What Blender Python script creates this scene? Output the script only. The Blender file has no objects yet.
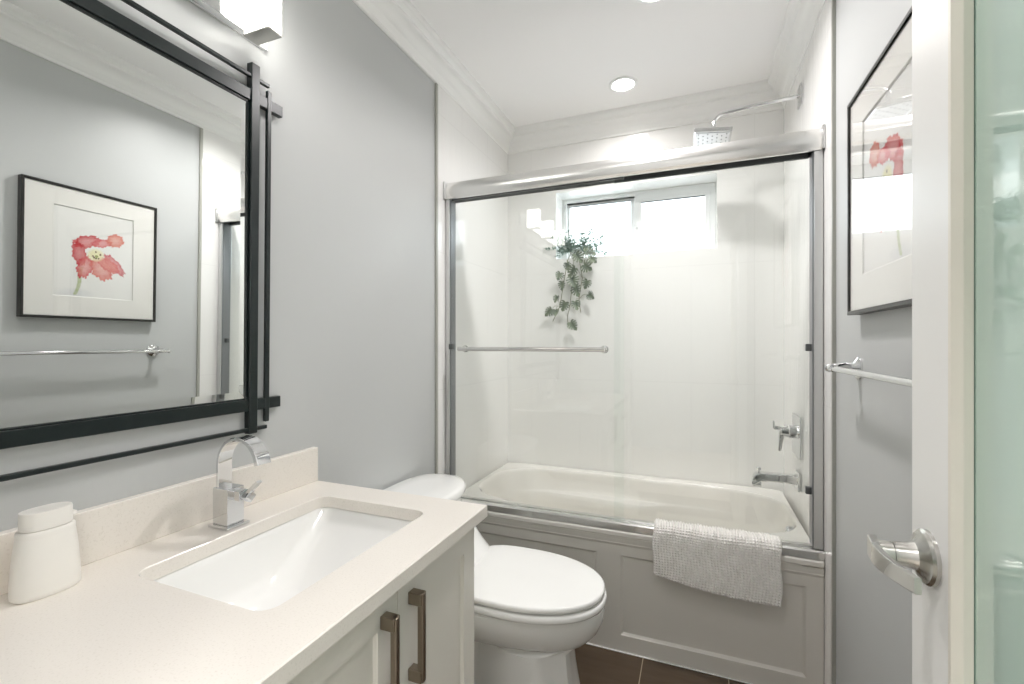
import bpy, bmesh, math, random
from mathutils import Vector, Matrix
random.seed(7)
S = bpy.context.scene
C = S.collection
PI = math.pi

# ------------------------------------------------------------ camera
cam_d = bpy.data.cameras.new('camera'); cam = bpy.data.objects.new('camera', cam_d); C.objects.link(cam)
cam_d.sensor_width = 36.0; cam_d.lens = 458.0 / 1024.0 * 36.0
cam_d.shift_y = 1.0 / 1024.0
cam_d.clip_start = 0.02
cam.location = (0, 0, 1.242)
cam.rotation_euler = (PI / 2, 0, math.atan2(183, 458))
S.camera = cam
# ------------------------------------------------------------ sky, lights, exposure
W = bpy.data.worlds.new('sky'); S.world = W; W.use_nodes = True
bg = W.node_tree.nodes['Background']
bg.inputs[0].default_value = (0.88, 0.95, 1.0, 1); bg.inputs[1].default_value = 1.7
S.view_settings.view_transform = 'Standard'; S.view_settings.look = 'None'
S.view_settings.gamma = 1.0; S.view_settings.use_curve_mapping = False
S.view_settings.exposure = 1.42
S.cycles.caustics_reflective = False; S.cycles.caustics_refractive = False
S.cycles.diffuse_bounces = 12; S.cycles.max_bounces = 16; S.cycles.transparent_max_bounces = 24

def area(name, loc, rot, sx, sy, power, col, shape='RECTANGLE'):
    l = bpy.data.lights.new(name, 'AREA'); l.shape = shape; l.size = sx
    if shape in ('RECTANGLE', 'ELLIPSE'): l.size_y = sy
    l.energy = power; l.color = col
    if shape == 'DISK': l.spread = math.radians(150)
    o = bpy.data.objects.new(name, l); o.location = loc; o.rotation_euler = rot; C.objects.link(o)
    return o
p_ = area('window_portal', (-0.334, 2.90, 1.945), (-PI / 2, 0, 0), 0.9, 0.42, 1, (1, 1, 1))
p_.data.cycles.is_portal = True
area('hall_fill_light', (-0.2, -0.55, 2.48), (math.radians(-22), 0, 0), 1.6, 0.5, 20, (1.0, 0.965, 0.96))  # unseen fill light, added to wash the hall's back wall
for (lx, ly, lw_) in ((-0.335, 2.34, 1.1), (-0.140, 1.752, 4.8)):
    area('downlight_and_fill_lamp', (lx, ly, 2.525), (0, 0, 0), 0.11, 0.11, lw_, (1.0, 0.965, 0.96), 'DISK')
area('downlight_and_fill_lamp', (-0.30, 0.62, 2.525), (0, 0, 0), 0.11, 0.11, 1.7, (1.0, 0.965, 0.96), 'DISK')  # added fill, an unseen ceiling light near the vanity

# ------------------------------------------------------------ materials
def mat(name, col, rough=0.5, metal=0.0, coat=0.0, spec=0.5, emit=None, es=0.0, trans=0.0):
    m = bpy.data.materials.new(name); m.use_nodes = True
    b = m.node_tree.nodes['Principled BSDF']
    b.inputs['Base Color'].default_value = (*col, 1); b.inputs['Roughness'].default_value = rough
    b.inputs['Metallic'].default_value = metal; b.inputs['Coat Weight'].default_value = coat
    b.inputs['Coat Roughness'].default_value = 0.03
    b.inputs['Specular IOR Level'].default_value = spec
    if emit: b.inputs['Emission Color'].default_value = (*emit, 1); b.inputs['Emission Strength'].default_value = es
    return m
def nd(m, t): return m.node_tree.nodes.new(t)
def lk(m, a, b): m.node_tree.links.new(a, b)
def pos(m):
    return nd(m, 'ShaderNodeNewGeometry').outputs['Position']
def mth(m, op, a, b=None, c=None):
    n = nd(m, 'ShaderNodeMath'); n.operation = op
    for i, v in enumerate((a, b, c)):
        if v is None: continue
        if isinstance(v, (int, float)): n.inputs[i].default_value = v
        else: lk(m, v, n.inputs[i])
    return n.outputs[0]
def mixc(m, f, a, b):
    n = nd(m, 'ShaderNodeMix'); n.data_type = 'RGBA'
    if isinstance(f, (int, float)): n.inputs[0].default_value = f
    else: lk(m, f, n.inputs[0])
    for i, v in ((6, a), (7, b)):
        if isinstance(v, tuple): n.inputs[i].default_value = (*v, 1)
        else: lk(m, v, n.inputs[i])
    return n.outputs[2]
def noise(m, vec, scale, detail=2.0, rough=0.5):
    n = nd(m, 'ShaderNodeTexNoise'); n.inputs['Scale'].default_value = scale; n.inputs['Detail'].default_value = detail
    n.inputs['Roughness'].default_value = rough
    lk(m, vec, n.inputs['Vector']); return n.outputs['Fac']
def vscale(m, vec, s):
    n = nd(m, 'ShaderNodeVectorMath'); n.operation = 'MULTIPLY'; lk(m, vec, n.inputs[0]); n.inputs[1].default_value = s
    return n.outputs[0]
def bump(m, h, strength, dist):
    n = nd(m, 'ShaderNodeBump'); n.inputs['Strength'].default_value = strength; n.inputs['Distance'].default_value = dist
    lk(m, h, n.inputs['Height']); lk(m, n.outputs[0], m.node_tree.nodes['Principled BSDF'].inputs['Normal'])
def base(m): return m.node_tree.nodes['Principled BSDF'].inputs['Base Color']
def speck(m, col1, col2, scale, lo=0.55, hi=0.7, vec=None):
    f = noise(m, vec or pos(m), scale, 3)
    r = nd(m, 'ShaderNodeMapRange'); r.inputs[1].default_value = lo; r.inputs[2].default_value = hi
    lk(m, f, r.inputs[0]); lk(m, mixc(m, r.outputs[0], col1, col2), base(m))

M_wall = mat('grey_wall_paint', (0.518, 0.53, 0.528), 0.42)
bump(M_wall, noise(M_wall, pos(M_wall), 260, 2), 0.04, 0.001)
M_ceil = mat('white_ceiling_paint', (0.92, 0.915, 0.91), 0.7)
bump(M_ceil, noise(M_ceil, pos(M_ceil), 300, 2), 0.03, 0.001)
M_trim = mat('white_trim_paint', (0.86, 0.86, 0.845), 0.35)
M_apron = mat('warm_grey_panel_paint', (0.725, 0.705, 0.66), 0.35)
bump(M_apron, noise(M_apron, pos(M_apron), 200, 2), 0.02, 0.001)
M_cab = mat('cream_cabinet_paint', (0.765, 0.735, 0.675), 0.38)
bump(M_cab, noise(M_cab, vscale(M_cab, pos(M_cab), (60, 60, 8)), 4, 2), 0.02, 0.001)
M_quartz = mat('beige_quartz', (0.8, 0.76, 0.68), 0.22)
speck(M_quartz, (0.80, 0.76, 0.705), (0.73, 0.69, 0.63), 300, 0.55, 0.70)
M_porc = mat('white_porcelain', (0.86, 0.86, 0.845), 0.08, coat=0.5)
speck(M_porc, (0.86, 0.86, 0.845), (0.85, 0.85, 0.835), 5)
M_tub = mat('white_acrylic_tub', (0.88, 0.855, 0.81), 0.12, coat=0.4)
speck(M_tub, (0.88, 0.855, 0.815), (0.87, 0.845, 0.805), 4)
M_chrome = mat('chrome', (0.74, 0.745, 0.75), 0.06, 1.0)
M_satin = mat('satin_nickel', (0.60, 0.59, 0.56), 0.27, 1.0)
M_alu = mat('polished_aluminium', (0.72, 0.715, 0.70), 0.16, 1.0)
bump(M_alu, noise(M_alu, vscale(M_alu, pos(M_alu), (2, 200, 200)), 3, 2), 0.006, 0.0005)
M_head = mat('bright_aluminium', (0.86, 0.855, 0.84), 0.26, 1.0)
bump(M_head, noise(M_head, vscale(M_head, pos(M_head), (2, 200, 200)), 3, 2), 0.005, 0.0005)
M_jamb = mat('satin_aluminium', (0.66, 0.665, 0.665), 0.34, 1.0)
bump(M_jamb, noise(M_jamb, pos(M_jamb), 300, 2), 0.01, 0.0005)
M_bronze = mat('brushed_bronze_nickel', (0.30, 0.25, 0.20), 0.30, 1.0)
bump(M_bronze, noise(M_bronze, vscale(M_bronze, pos(M_bronze), (900, 900, 20)), 1, 2), 0.08, 0.0005)
for mm in (M_chrome, M_satin):
    n_ = noise(mm, pos(mm), 9, 2); r_ = nd(mm, 'ShaderNodeMapRange'); b0 = mm.node_tree.nodes['Principled BSDF'].inputs['Roughness']
    v = b0.default_value; r_.inputs[3].default_value = v * .8; r_.inputs[4].default_value = v * 1.2; lk(mm, n_, r_.inputs[0]); lk(mm, r_.outputs[0], b0)
M_black = mat('black_painted_metal', (0.006, 0.012, 0.012), 0.30)
speck(M_black, (0.005, 0.011, 0.011), (0.010, 0.016, 0.016), 40)
M_pframe = mat('black_wood_frame', (0.022, 0.022, 0.020), 0.3)
speck(M_pframe, (0.02, 0.02, 0.018), (0.035, 0.033, 0.03), 60)
M_gasket_shadow = mat('dark_gasket_and_shadow', (0.10, 0.108, 0.108), 0.3)  # rubber parts, also the shade painted under the header
M_seal = mat('grey_door_seal', (0.22, 0.23, 0.24), 0.35, 0.4)
M_plastic = mat('white_soap_plastic', (0.84, 0.82, 0.77), 0.38)
speck(M_plastic, (0.84, 0.82, 0.775), (0.83, 0.81, 0.765), 8)
M_edge = mat('grey_tile_edge_strip', (0.42, 0.42, 0.38), 0.35, 0.3)
M_mirror = mat('mirror_silver', (0.90, 0.925, 0.91), 0.0, 1.0)
M_matte = mat('white_mat_board', (0.86, 0.85, 0.81), 0.9)
bump(M_matte, noise(M_matte, pos(M_matte), 500, 2), 0.05, 0.0005)
M_white = mat('white_plastic', (0.85, 0.86, 0.86), 0.3)
M_lamp = mat('lit_lamp_lens', (1, 1, 1), 0.5, emit=(1.0, 0.96, 0.9), es=9)
M_shade = mat('lit_frosted_shade', (0.9, 0.9, 0.88), 0.3, emit=(1.0, 0.97, 0.92), es=4)
M_leafd = mat('dark_monstera_leaf', (0.09, 0.16, 0.10), 0.4)
speck(M_leafd, (0.06, 0.09, 0.06), (0.20, 0.24, 0.16), 30, 0.35, 0.65)
M_leafl = mat('pale_fern_leaf', (0.25, 0.42, 0.30), 0.5)
speck(M_leafl, (0.16, 0.28, 0.22), (0.36, 0.48, 0.42), 60, 0.35, 0.65)
M_stem = mat('brown_green_vine', (0.20, 0.20, 0.12), 0.6)
M_mat = mat('cotton_bath_mat', (0.80, 0.79, 0.75), 0.95)
speck(M_mat, (0.88, 0.865, 0.84), (0.80, 0.785, 0.76), 120, 0.4, 0.6)

def tile_mat(name, axis, u0):
    m = mat(name, (0.84, 0.83, 0.80), 0.11, coat=0.2)
    p = pos(m); sp = nd(m, 'ShaderNodeSeparateXYZ'); lk(m, p, sp.inputs[0])
    u = sp.outputs[axis]; z = sp.outputs[2]
    fu = mth(m, 'FRACT', mth(m, 'DIVIDE', mth(m, 'SUBTRACT', u, u0 - 3.05), 0.305))
    fz = mth(m, 'FRACT', mth(m, 'DIVIDE', mth(m, 'SUBTRACT', z, 1.66 - 6.33), 0.633))
    ju = mth(m, 'LESS_THAN', mth(m, 'MINIMUM', fu, mth(m, 'SUBTRACT', 1.0, fu)), 0.0032)
    jz = mth(m, 'LESS_THAN', mth(m, 'MINIMUM', fz, mth(m, 'SUBTRACT', 1.0, fz)), 0.0018)
    j = mth(m, 'MAXIMUM', ju, jz)
    lk(m, mixc(m, j, (0.86, 0.855, 0.84), (0.79, 0.785, 0.77)), base(m))
    v = vscale(m, p, (30, 30, 5.5))
    h = noise(m, v, 1.0, 2.5, 0.55)
    h2 = noise(m, vscale(m, p, (75, 75, 60)), 1.0, 1.0)
    hh = mth(m, 'ADD', mth(m, 'MULTIPLY', h, 1.0), mth(m, 'MULTIPLY', h2, 0.25))
    hh = mth(m, 'SUBTRACT', hh, mth(m, 'MULTIPLY', j, 0.6))
    bump(m, hh, 0.32, 0.0025)
    return m
M_tile_b = tile_mat('white_rippled_tile_back', 0, 0.285)
M_tile_s = tile_mat('white_rippled_tile_side', 1, 2.656)

def floor_mat():
    m = mat('brown_floor_tile', (0.1, 0.08, 0.06), 0.14)
    p = pos(m); sp = nd(m, 'ShaderNodeSeparateXYZ'); lk(m, p, sp.inputs[0])
    fu = mth(m, 'FRACT', mth(m, 'DIVIDE', mth(m, 'ADD', sp.outputs[0], 0.19 + 3.05), 0.305))
    fv = mth(m, 'FRACT', mth(m, 'DIVIDE', mth(m, 'ADD', sp.outputs[1], -1.87 + 6.1), 0.61))
    j = mth(m, 'MAXIMUM', mth(m, 'LESS_THAN', mth(m, 'MINIMUM', fu, mth(m, 'SUBTRACT', 1.0, fu)), 0.0055),
            mth(m, 'LESS_THAN', mth(m, 'MINIMUM', fv, mth(m, 'SUBTRACT', 1.0, fv)), 0.0022))
    f = noise(m, vscale(m, p, (3, 14, 1)), 2.0, 5, 0.6)
    c = mixc(m, f, (0.060, 0.040, 0.024), (0.105, 0.075, 0.050))
    lk(m, mixc(m, j, c, (0.36, 0.29, 0.20)), base(m))
    bump(m, mth(m, 'MULTIPLY', j, -1.0), 0.3, 0.002)
    return m
M_floor = floor_mat()

def glass_mat(name, tint, f0=0.05, boost=0.95):
    m = bpy.data.materials.new(name); m.use_nodes = True
    nt = m.node_tree; nt.nodes.clear()
    out = nd(m, 'ShaderNodeOutputMaterial'); mx = nd(m, 'ShaderNodeMixShader')
    t = nd(m, 'ShaderNodeBsdfTransparent'); t.inputs[0].default_value = (*tint, 1)
    g = nd(m, 'ShaderNodeBsdfGlossy'); g.inputs['Roughness'].default_value = 0.0
    g.inputs[0].default_value = (1, 1, 1, 1)
    lw = nd(m, 'ShaderNodeLayerWeight'); lw.inputs[0].default_value = 0.5
    fr = mth(m, 'ADD', mth(m, 'MULTIPLY', mth(m, 'POWER', lw.outputs['Facing'], 5.0), boost), f0)
    lk(m, fr, mx.inputs[0]); lk(m, t.outputs[0], mx.inputs[1]); lk(m, g.outputs[0], mx.inputs[2])
    lk(m, mx.outputs[0], out.inputs[0])
    return m
M_glass = glass_mat('clear_shower_glass', (0.975, 0.988, 0.982), 0.035)
M_pane = glass_mat('clear_window_glass', (0.99, 0.995, 1.0), 0.03)
M_pglass = glass_mat('clear_picture_glass', (0.99, 0.99, 0.99), 0.04)
M_frost = mat('green_frosted_glass', (0.50, 0.66, 0.58), 0.015, coat=1.0, spec=0.6)
speck(M_frost, (0.50, 0.66, 0.585), (0.49, 0.65, 0.575), 3)

# ------------------------------------------------------------ mesh helpers
WL = {}
def finish(bm, name, m, parent=None, smooth=True, ang=32):
    bmesh.ops.remove_doubles(bm, verts=bm.verts, dist=1e-6)
    bmesh.ops.recalc_face_normals(bm, faces=bm.faces)
    me = bpy.data.meshes.new(name)
    if smooth:
        for f in bm.faces: f.smooth = True
        for e in bm.edges:
            if len(e.link_faces) == 2 and e.calc_face_angle(0) > math.radians(ang): e.smooth = False
    off = Vector((0, 0, 0))
    if parent is not None: off = Vector(WL[parent.name])
    else:
        zs = [v.co for v in bm.verts]
        off = Vector(((min(v.x for v in zs) + max(v.x for v in zs)) / 2, (min(v.y for v in zs) + max(v.y for v in zs)) / 2, min(v.z for v in zs)))
    for v in bm.verts: v.co -= off
    bm.to_mesh(me); bm.free()
    me.materials.append(m)
    o = bpy.data.objects.new(name, me); C.objects.link(o)
    if smooth and len(me.polygons) < 20000:
        wn = o.modifiers.new('weighted', 'WEIGHTED_NORMAL'); wn.keep_sharp = True; wn.weight = 80
    if parent is not None: o.parent = parent; WL[o.name] = tuple(off)
    else: o.location = off; WL[o.name] = tuple(off)
    return o
def thing(name, label, cat, loc, group=None):
    o = bpy.data.objects.new(name, None); o.empty_display_size = 0.05; C.objects.link(o); o.location = loc
    WL[o.name] = tuple(loc); o['label'] = label; o['category'] = cat
    if group: o['group'] = group
    return o
def tag(o, label, cat, group=None):
    o['label'] = label; o['category'] = cat
    if group: o['group'] = group
    return o
def struct(o): o['kind'] = 'structure'; return o

def box(bm, x0, x1, y0, y1, z0, z1, bev=0.0, seg=2):
    if x0 > x1: x0, x1 = x1, x0
    if y0 > y1: y0, y1 = y1, y0
    if z0 > z1: z0, z1 = z1, z0
    r = bmesh.ops.create_cube(bm, size=1.0)
    for v in r['verts']:
        v.co = Vector(((x0 + x1) / 2 + v.co.x * (x1 - x0), (y0 + y1) / 2 + v.co.y * (y1 - y0), (z0 + z1) / 2 + v.co.z * (z1 - z0)))
    if bev > 0:
        es = list({e for v in r['verts'] for e in v.link_edges})
        bmesh.ops.bevel(bm, geom=es, offset=bev, segments=seg, affect='EDGES', profile=0.5)
    return bm
def B(*a, **k): return box(bmesh.new(), *a, **k)
def loft(bm, loops, close=True, cap0=True, cap1=True, ring=False):
    vs = [[bm.verts.new(p) for p in lp] for lp in loops]
    n = len(vs[0])
    rng = range(len(vs)) if ring else range(len(vs) - 1)
    for i in rng:
        a, b = vs[i], vs[(i + 1) % len(vs)]
        for j in range(n if close else n - 1):
            k = (j + 1) % n
            try: bm.faces.new((a[j], a[k], b[k], b[j]))
            except ValueError: pass
    if not ring and close:
        if cap0: bm.faces.new(list(reversed(vs[0])))
        if cap1: bm.faces.new(vs[-1])
    return vs
def tube(bm, pts, r, n=14, rads=None, cap=True):
    pts = [Vector(p) for p in pts]; loops = []
    up = Vector((0, 0, 1)); prev = None
    for i, p in enumerate(pts):
        d = (pts[min(i + 1, len(pts) - 1)] - pts[max(i - 1, 0)]).normalized()
        if prev is None:
            a = d.cross(up)
            if a.length < 0.1: a = d.cross(Vector((0, 1, 0)))
            a.normalize()
        else:
            a = (prev - d * prev.dot(d)).normalized()
        prev = a; b = d.cross(a)
        rr = rads[i] if rads else r
        loops.append([p + (a * math.cos(2 * PI * j / n) + b * math.sin(2 * PI * j / n)) * rr for j in range(n)])
    loft(bm, loops, cap0=cap, cap1=cap); return bm
def disc_stack(bm, axis, c, prof, n=32):
    """lathe: prof list of (offset along axis, radius); axis 0,1,2"""
    loops = []
    for off, r in prof:
        lp = []
        for j in range(n):
            a = 2 * PI * j / n; u, v = math.cos(a) * r, math.sin(a) * r
            p = [0, 0, 0]; p[axis] = off; p[(axis + 1) % 3] = u; p[(axis + 2) % 3] = v
            lp.append(Vector(c) + Vector(p))
        loops.append(lp)
    loft(bm, loops); return bm
def sup(cx, cy, ax0, ax1, by0, by1, e, z, n=64):
    """superellipse loop with separate half lengths"""
    lp = []
    for j in range(n):
        t = 2 * PI * j / n; c, s = math.cos(t), math.sin(t)
        px = math.copysign(abs(c) ** (2 / e), c); py = math.copysign(abs(s) ** (2 / e), s)
        lp.append(Vector((cx + px * (ax1 if c > 0 else ax0), cy + py * (by1 if s > 0 else by0), z)))
    return lp
def rrect(x0, x1, y0, y1, r, z, seg=6):
    lp = []
    for cx, cy, a0 in ((x1 - r, y1 - r, 0), (x0 + r, y1 - r, 90), (x0 + r, y0 + r, 180), (x1 - r, y0 + r, 270)):
        for i in range(seg + 1):
            a = math.radians(a0 + 90 * i / seg); lp.append(Vector((cx + math.cos(a) * r, cy + math.sin(a) * r, z)))
    return lp
def plan_to_rect(inner, x0, x1, y0, y1, z):
    """match an inner loop of rrect (4 groups) onto an outer rectangle"""
    n = len(inner); q = n // 4; out = []
    cs = ((x1, y1), (x0, y1), (x0, y0), (x1, y0))
    for g in range(4):
        grp = inner[g * q:(g + 1) * q]; cx, cy = cs[g]
        h = (q - 1) / 2
        for i, p in enumerate(grp):
            # first half slides along one side, second along the next
            if g == 0:   a, b = Vector((cx, p.y if i < h else cy)), Vector((p.x, cy))
            elif g == 1: a, b = Vector((p.x, cy)), Vector((cx, p.y))
            elif g == 2: a, b = Vector((cx, p.y)), Vector((p.x, cy))
            else:        a, b = Vector((p.x, cy)), Vector((cx, p.y))
            if i < h: v = a
            elif i > h: v = b
            else: v = Vector((cx, cy))
            out.append(Vector((v.x, v.y, z)))
    return out

XL, XR, YT, ZC = -1.096, 0.424, 2.656, 2.54
TT = 0.008   # tile thickness over the plaster

# ------------------------------------------------------------ setting
struct(finish(B(-1.8, 1.2, -0.11, 2.9, -0.05, 0.0), 'floor', M_floor))
M_bounce_carpet = mat('beige_bounce_carpet', (0.62, 0.58, 0.52), 0.95)
bump(M_bounce_carpet, noise(M_bounce_carpet, pos(M_bounce_carpet), 350, 2), 0.3, 0.004)
struct(finish(B(-1.8, 1.2, -1.9, -0.11, -0.05, 0.0), 'floor_hall', M_bounce_carpet))  # unseen hall floor, made pale to bounce light up into the bathroom
bm = B(-1.8, 1.2, -1.9, 2.95, ZC, ZC + 0.05)
struct(finish(bm, 'ceiling', M_ceil))
wl = struct(finish(B(XL - 0.1, XL, -0.05, YT + 0.01, 0, ZC), 'wall_left', M_wall))
wr = struct(finish(B(XR, XR + 0.1, -0.05, YT + 0.01, 0, ZC), 'wall_right', M_wall))
# tile cladding on the side walls of the alcove
YL0, YR0 = 1.812, 1.780
finish(B(XL, XL + TT, YL0, YT, 0, ZC), 'tile_surround', M_tile_s, wl)
finish(B(XR - TT, XR, YR0, YT, 0, ZC), 'tile_surround', M_tile_s, wr)
finish(B(XL, XL + TT + .002, YL0 - 0.014, YL0, 0, 2.42), 'tile_edge_strip', M_edge, wl)
finish(B(XR - TT - .002, XR, YR0 - 0.014, YR0, 0, 2.42), 'tile_edge_strip', M_edge, wr)
# back wall with window opening
WX0, WX1, WZ0, WZ1 = -0.776, 0.108, 1.745, 2.143
bm = bmesh.new()
xs = [XL - 0.1, WX0, WX1, XR + 0.1]; zs = [0, WZ0, WZ1, ZC]
for i in range(3):
    for k in range(3):
        if i == 1 and k == 1: continue
        box(bm, xs[i], xs[i + 1], YT, YT + 0.24, zs[k], zs[k + 1])
struct(finish(bm, 'wall_back', M_tile_b, smooth=False))
# front wall around the doorway
bm = bmesh.new()
box(bm, XL - 0.1, -0.50, -0.17, -0.05, 0, ZC); box(bm, 0.292, XR + 0.1, -0.17, -0.05, 0, ZC); box(bm, -0.50, 0.292, -0.17, -0.05, 2.05, ZC)
struct(finish(bm, 'wall_front', M_wall, smooth=False))
struct(finish(B(-1.8, -1.7, -1.9, -0.17, 0, ZC), 'wall_hall_left', M_ceil))
struct(finish(B(1.1, 1.2, -1.9, -0.17, 0, ZC), 'wall_hall_right', M_ceil))
struct(finish(B(-1.7, 1.1, -1.9, -1.8, 0, ZC), 'wall_hall_back', M_wall))
bm = bmesh.new(); box(bm, -1.7, XL - 0.1, -0.17, -0.07, 0, ZC); box(bm, XR + 0.1, 1.1, -0.17, -0.07, 0, ZC)
struct(finish(bm, 'wall_hall_front', M_ceil))
# door casing
bm = bmesh.new()
box(bm, -0.575, -0.50, -0.05, -0.034, 0, 2.12, 0.003); box(bm, 0.296, 0.366, -0.05, -0.034, 0, 2.12, 0.003); box(bm, -0.4985, 0.2945, -0.05, -0.034, 2.05, 2.12, 0.003)
struct(finish(bm, 'trim_1', M_trim))

# crown moulding, mitred at the corners
def crown_profile():   # (out from wall, down from ceiling)
    pts = [(0.0, 0.118), (0.010, 0.118), (0.012, 0.106), (0.018, 0.100), (0.022, 0.090)]
    for i in range(7):
        t = i / 6 * PI / 2; pts.append((0.026 + 0.036 * (1 - math.cos(t)), 0.086 - 0.040 * math.sin(t)))
    pts += [(0.066, 0.042), (0.066, 0.034), (0.072, 0.028), (0.078, 0.024)]
    for i in range(5):
        t = i / 4 * PI / 2; pts.append((0.080 + 0.012 * math.sin(t), 0.022 - 0.012 * (1 - math.cos(t))))
    pts += [(0.092, 0.0), (0.0, 0.0)]
    return pts
cp = crown_profile()
def crown(name, corners_fn):
    bm = bmesh.new(); loops = []
    for st in range(2): loops.append([Vector(corners_fn(st, o, d)) for o, d in cp])
    loft(bm, loops); return struct(finish(bm, name, M_trim, ang=25))
xl, xr, yb, yf = XL, XR, YT, -0.05
crown('trim_2', lambda s, o, d: (xl + o, yb - o if s else yf + o, ZC - d))
crown('trim_3', lambda s, o, d: (xr - o, yb - o if s else yf + o, ZC - d))
crown('trim_4', lambda s, o, d: (xr - o if s else xl + o, yb - o, ZC - d))
crown('trim_5', lambda s, o, d: (xr - o if s else xl + o, yf + o, ZC - d))
# baseboards
def baseb(name, x0, x1, y0, y1, ax, sgn):
    bm = bmesh.new(); prof = [(0, 0), (0.014, 0), (0.014, 0.095), (0.010, 0.105), (0.006, 0.118), (0.0, 0.122)]
    loops = []
    for s in range(2):
        yy = y1 if s else y0
        loops.append([Vector((x0 + sgn * o, yy, z)) for o, z in prof])
    loft(bm, loops); return struct(finish(bm, name, M_trim, ang=25))
baseb('baseboard_right', XR, 0, -0.05, YR0 - 0.015, 0, -1)
baseb('baseboard_left', XL, 0, 1.076, YL0 - 0.015, 0, 1)

# window
win = bpy.data.objects.new('window_1', None); win.location = (-0.334, 2.81, WZ0); C.objects.link(win); WL[win.name] = tuple(win.location); struct(win)
def frame_bm(x0, x1, z0, z1, y0, y1, l, r, b, t, bev=0.003):
    bm = bmesh.new()
    box(bm, x0, x1, y0, y1, z0, z0 + b, bev); box(bm, x0, x1, y0, y1, z1 - t, z1, bev)
    box(bm, x0, x0 + l, y0, y1, z0 + b, z1 - t, bev); box(bm, x1 - r, x1, y0, y1, z0 + b, z1 - t, bev)
    return bm
finish(frame_bm(WX0, WX1, WZ0, WZ1, 2.805, 2.875, 0.026, 0.03, 0.012, 0.026), 'frame', M_white, win)
sh1 = finish(frame_bm(WX0 + .026, -0.326, WZ0 + .012, WZ1 - .026, 2.835, 2.86, 0.012, 0.034, 0.012, 0.012), 'sash', M_white, win)
finish(B(WX0 + .038, -0.36, 2.846, 2.850, WZ0 + .024, WZ1 - .038), 'pane', M_pane, sh1)
sh2 = finish(frame_bm(-0.335, WX1 - .03, WZ0 + .012, WZ1 - .026, 2.80, 2.83, 0.040, 0.026, 0.042, 0.040), 'sash', M_white, win)
finish(B(-0.295, WX1 - .056, 2.813, 2.817, WZ0 + .054, WZ1 - .066), 'pane', M_pane, sh2)
bm = bmesh.new(); box(bm, -0.326, -0.314, 2.785, 2.80, 1.925, 1.955, 0.003)
finish(bm, 'latch', M_white, sh2)

# recessed lights
def downlight(x, y, label):
    t = thing('recessed_light', label, 'ceiling light', (x, y, ZC), 'recessed ceiling lights')
    bm = bmesh.new(); loops = []
    for r, z in ((0.070, 0), (0.070, -0.004), (0.064, -0.007), (0.056, -0.007), (0.052, -0.003), (0.052, 0)):
        loops.append([Vector((x + r * math.cos(2 * PI * j / 40), y + r * math.sin(2 * PI * j / 40), ZC + z)) for j in range(40)])
    loft(bm, loops, ring=True); finish(bm, 'trim_ring', M_white, t)
    bm = bmesh.new(); disc_stack(bm, 2, (x, y, ZC), [(-0.0005, 0.052), (-0.003, 0.052), (-0.004, 0.040)], 40); finish(bm, 'lens', M_lamp, t)
downlight(-0.335, 2.34, 'round white recessed ceiling light over the bathtub in front of the window')
downlight(-0.140, 1.752, 'round white recessed light cut off by the top edge of the picture')
downlight(-0.30, 0.62, 'round white recessed light, added out of view to brighten the vanity side')  # body of the added out-of-view light

# ------------------------------------------------------------ bathtub
tub = thing('bathtub', 'white built-in alcove bathtub behind the sliding glass with a grey panelled front', 'bathtub', ((XL + XR) / 2, 2.26, 0))
x0, x1, y0, y1 = XL + TT + .002, XR - TT - .002, 1.862, YT - .002
ocx, ocy = -0.325, 2.265
def outer(ins, z, n=96):
    lp = []
    for j in range(n):
        t = 2 * PI * j / n; c, s = math.cos(t), math.sin(t)
        px = math.copysign(abs(c) ** (2 / 60), c); py = math.copysign(abs(s) ** (2 / 60), s)
        k = 1 / max(abs(c) / ((x1 - x0) / 2 - ins), abs(s) / ((y1 - y0) / 2 - ins))
        lp.append(Vector(((x0 + x1) / 2 + c * k, (y0 + y1) / 2 + s * k, z)))
    return lp
def opening(ins, z, ledge=0.0, n=96):
    xa, xb, ya, yb_ = -1.042 + ins * 1.0, 0.388 - ins * 0.55, 1.975 + ins * 0.6, 2.588 - ins * 0.6
    lp = []
    cx, cy = (xa + xb) / 2, (ya + yb_) / 2; e = 3.6
    for j in range(n):
        t = 2 * PI * j / n; c, s = math.cos(t), math.sin(t)
        # radial parametrisation of the superellipse, matching outer()
        k = (abs(c / ((xb - xa) / 2)) ** e + abs(s / ((yb_ - ya) / 2)) ** e) ** (-1 / e)
        px, py = cx + c * k, cy + s * k
        if s > 0:   # narrow waist on the far rim
            py -= 0.022 * math.exp(-((px + 0.22) / 0.16) ** 2) * s
        if ledge and s > 0:   # armrest shelf inside the far wall
            m_ = 1 / (1 + math.exp((px + 0.20) / 0.03)) * (1 / (1 + math.exp(-(px + 0.78) / 0.04)))
            py -= ledge * m_ * s
        lp.append(Vector((px, py, z)))
    return lp
bm = bmesh.new()
loops = [outer(0.004, 0.462), outer(0.004, 0.466), outer(0.010, 0.492), outer(0.010, 0.499), outer(0.013, 0.503),
         outer(0.017, 0.503), opening(-0.012, 0.503), opening(-0.006, 0.501), opening(0.0, 0.495), opening(0.005, 0.486), opening(0.012, 0.46),
         opening(0.028, 0.415), opening(0.036, 0.396), opening(0.040, 0.390, 0.008), opening(0.042, 0.386, 0.045), opening(0.046, 0.380, 0.055), opening(0.055, 0.36, 0.06), opening(0.085, 0.28, 0.05), opening(0.12, 0.20, 0.03),
         opening(0.15, 0.155, 0.01), opening(0.19, 0.135), opening(0.26, 0.128)]
loft(bm, loops, cap0=False)
finish(bm, 'basin', M_tub, tub, ang=50)
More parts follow.
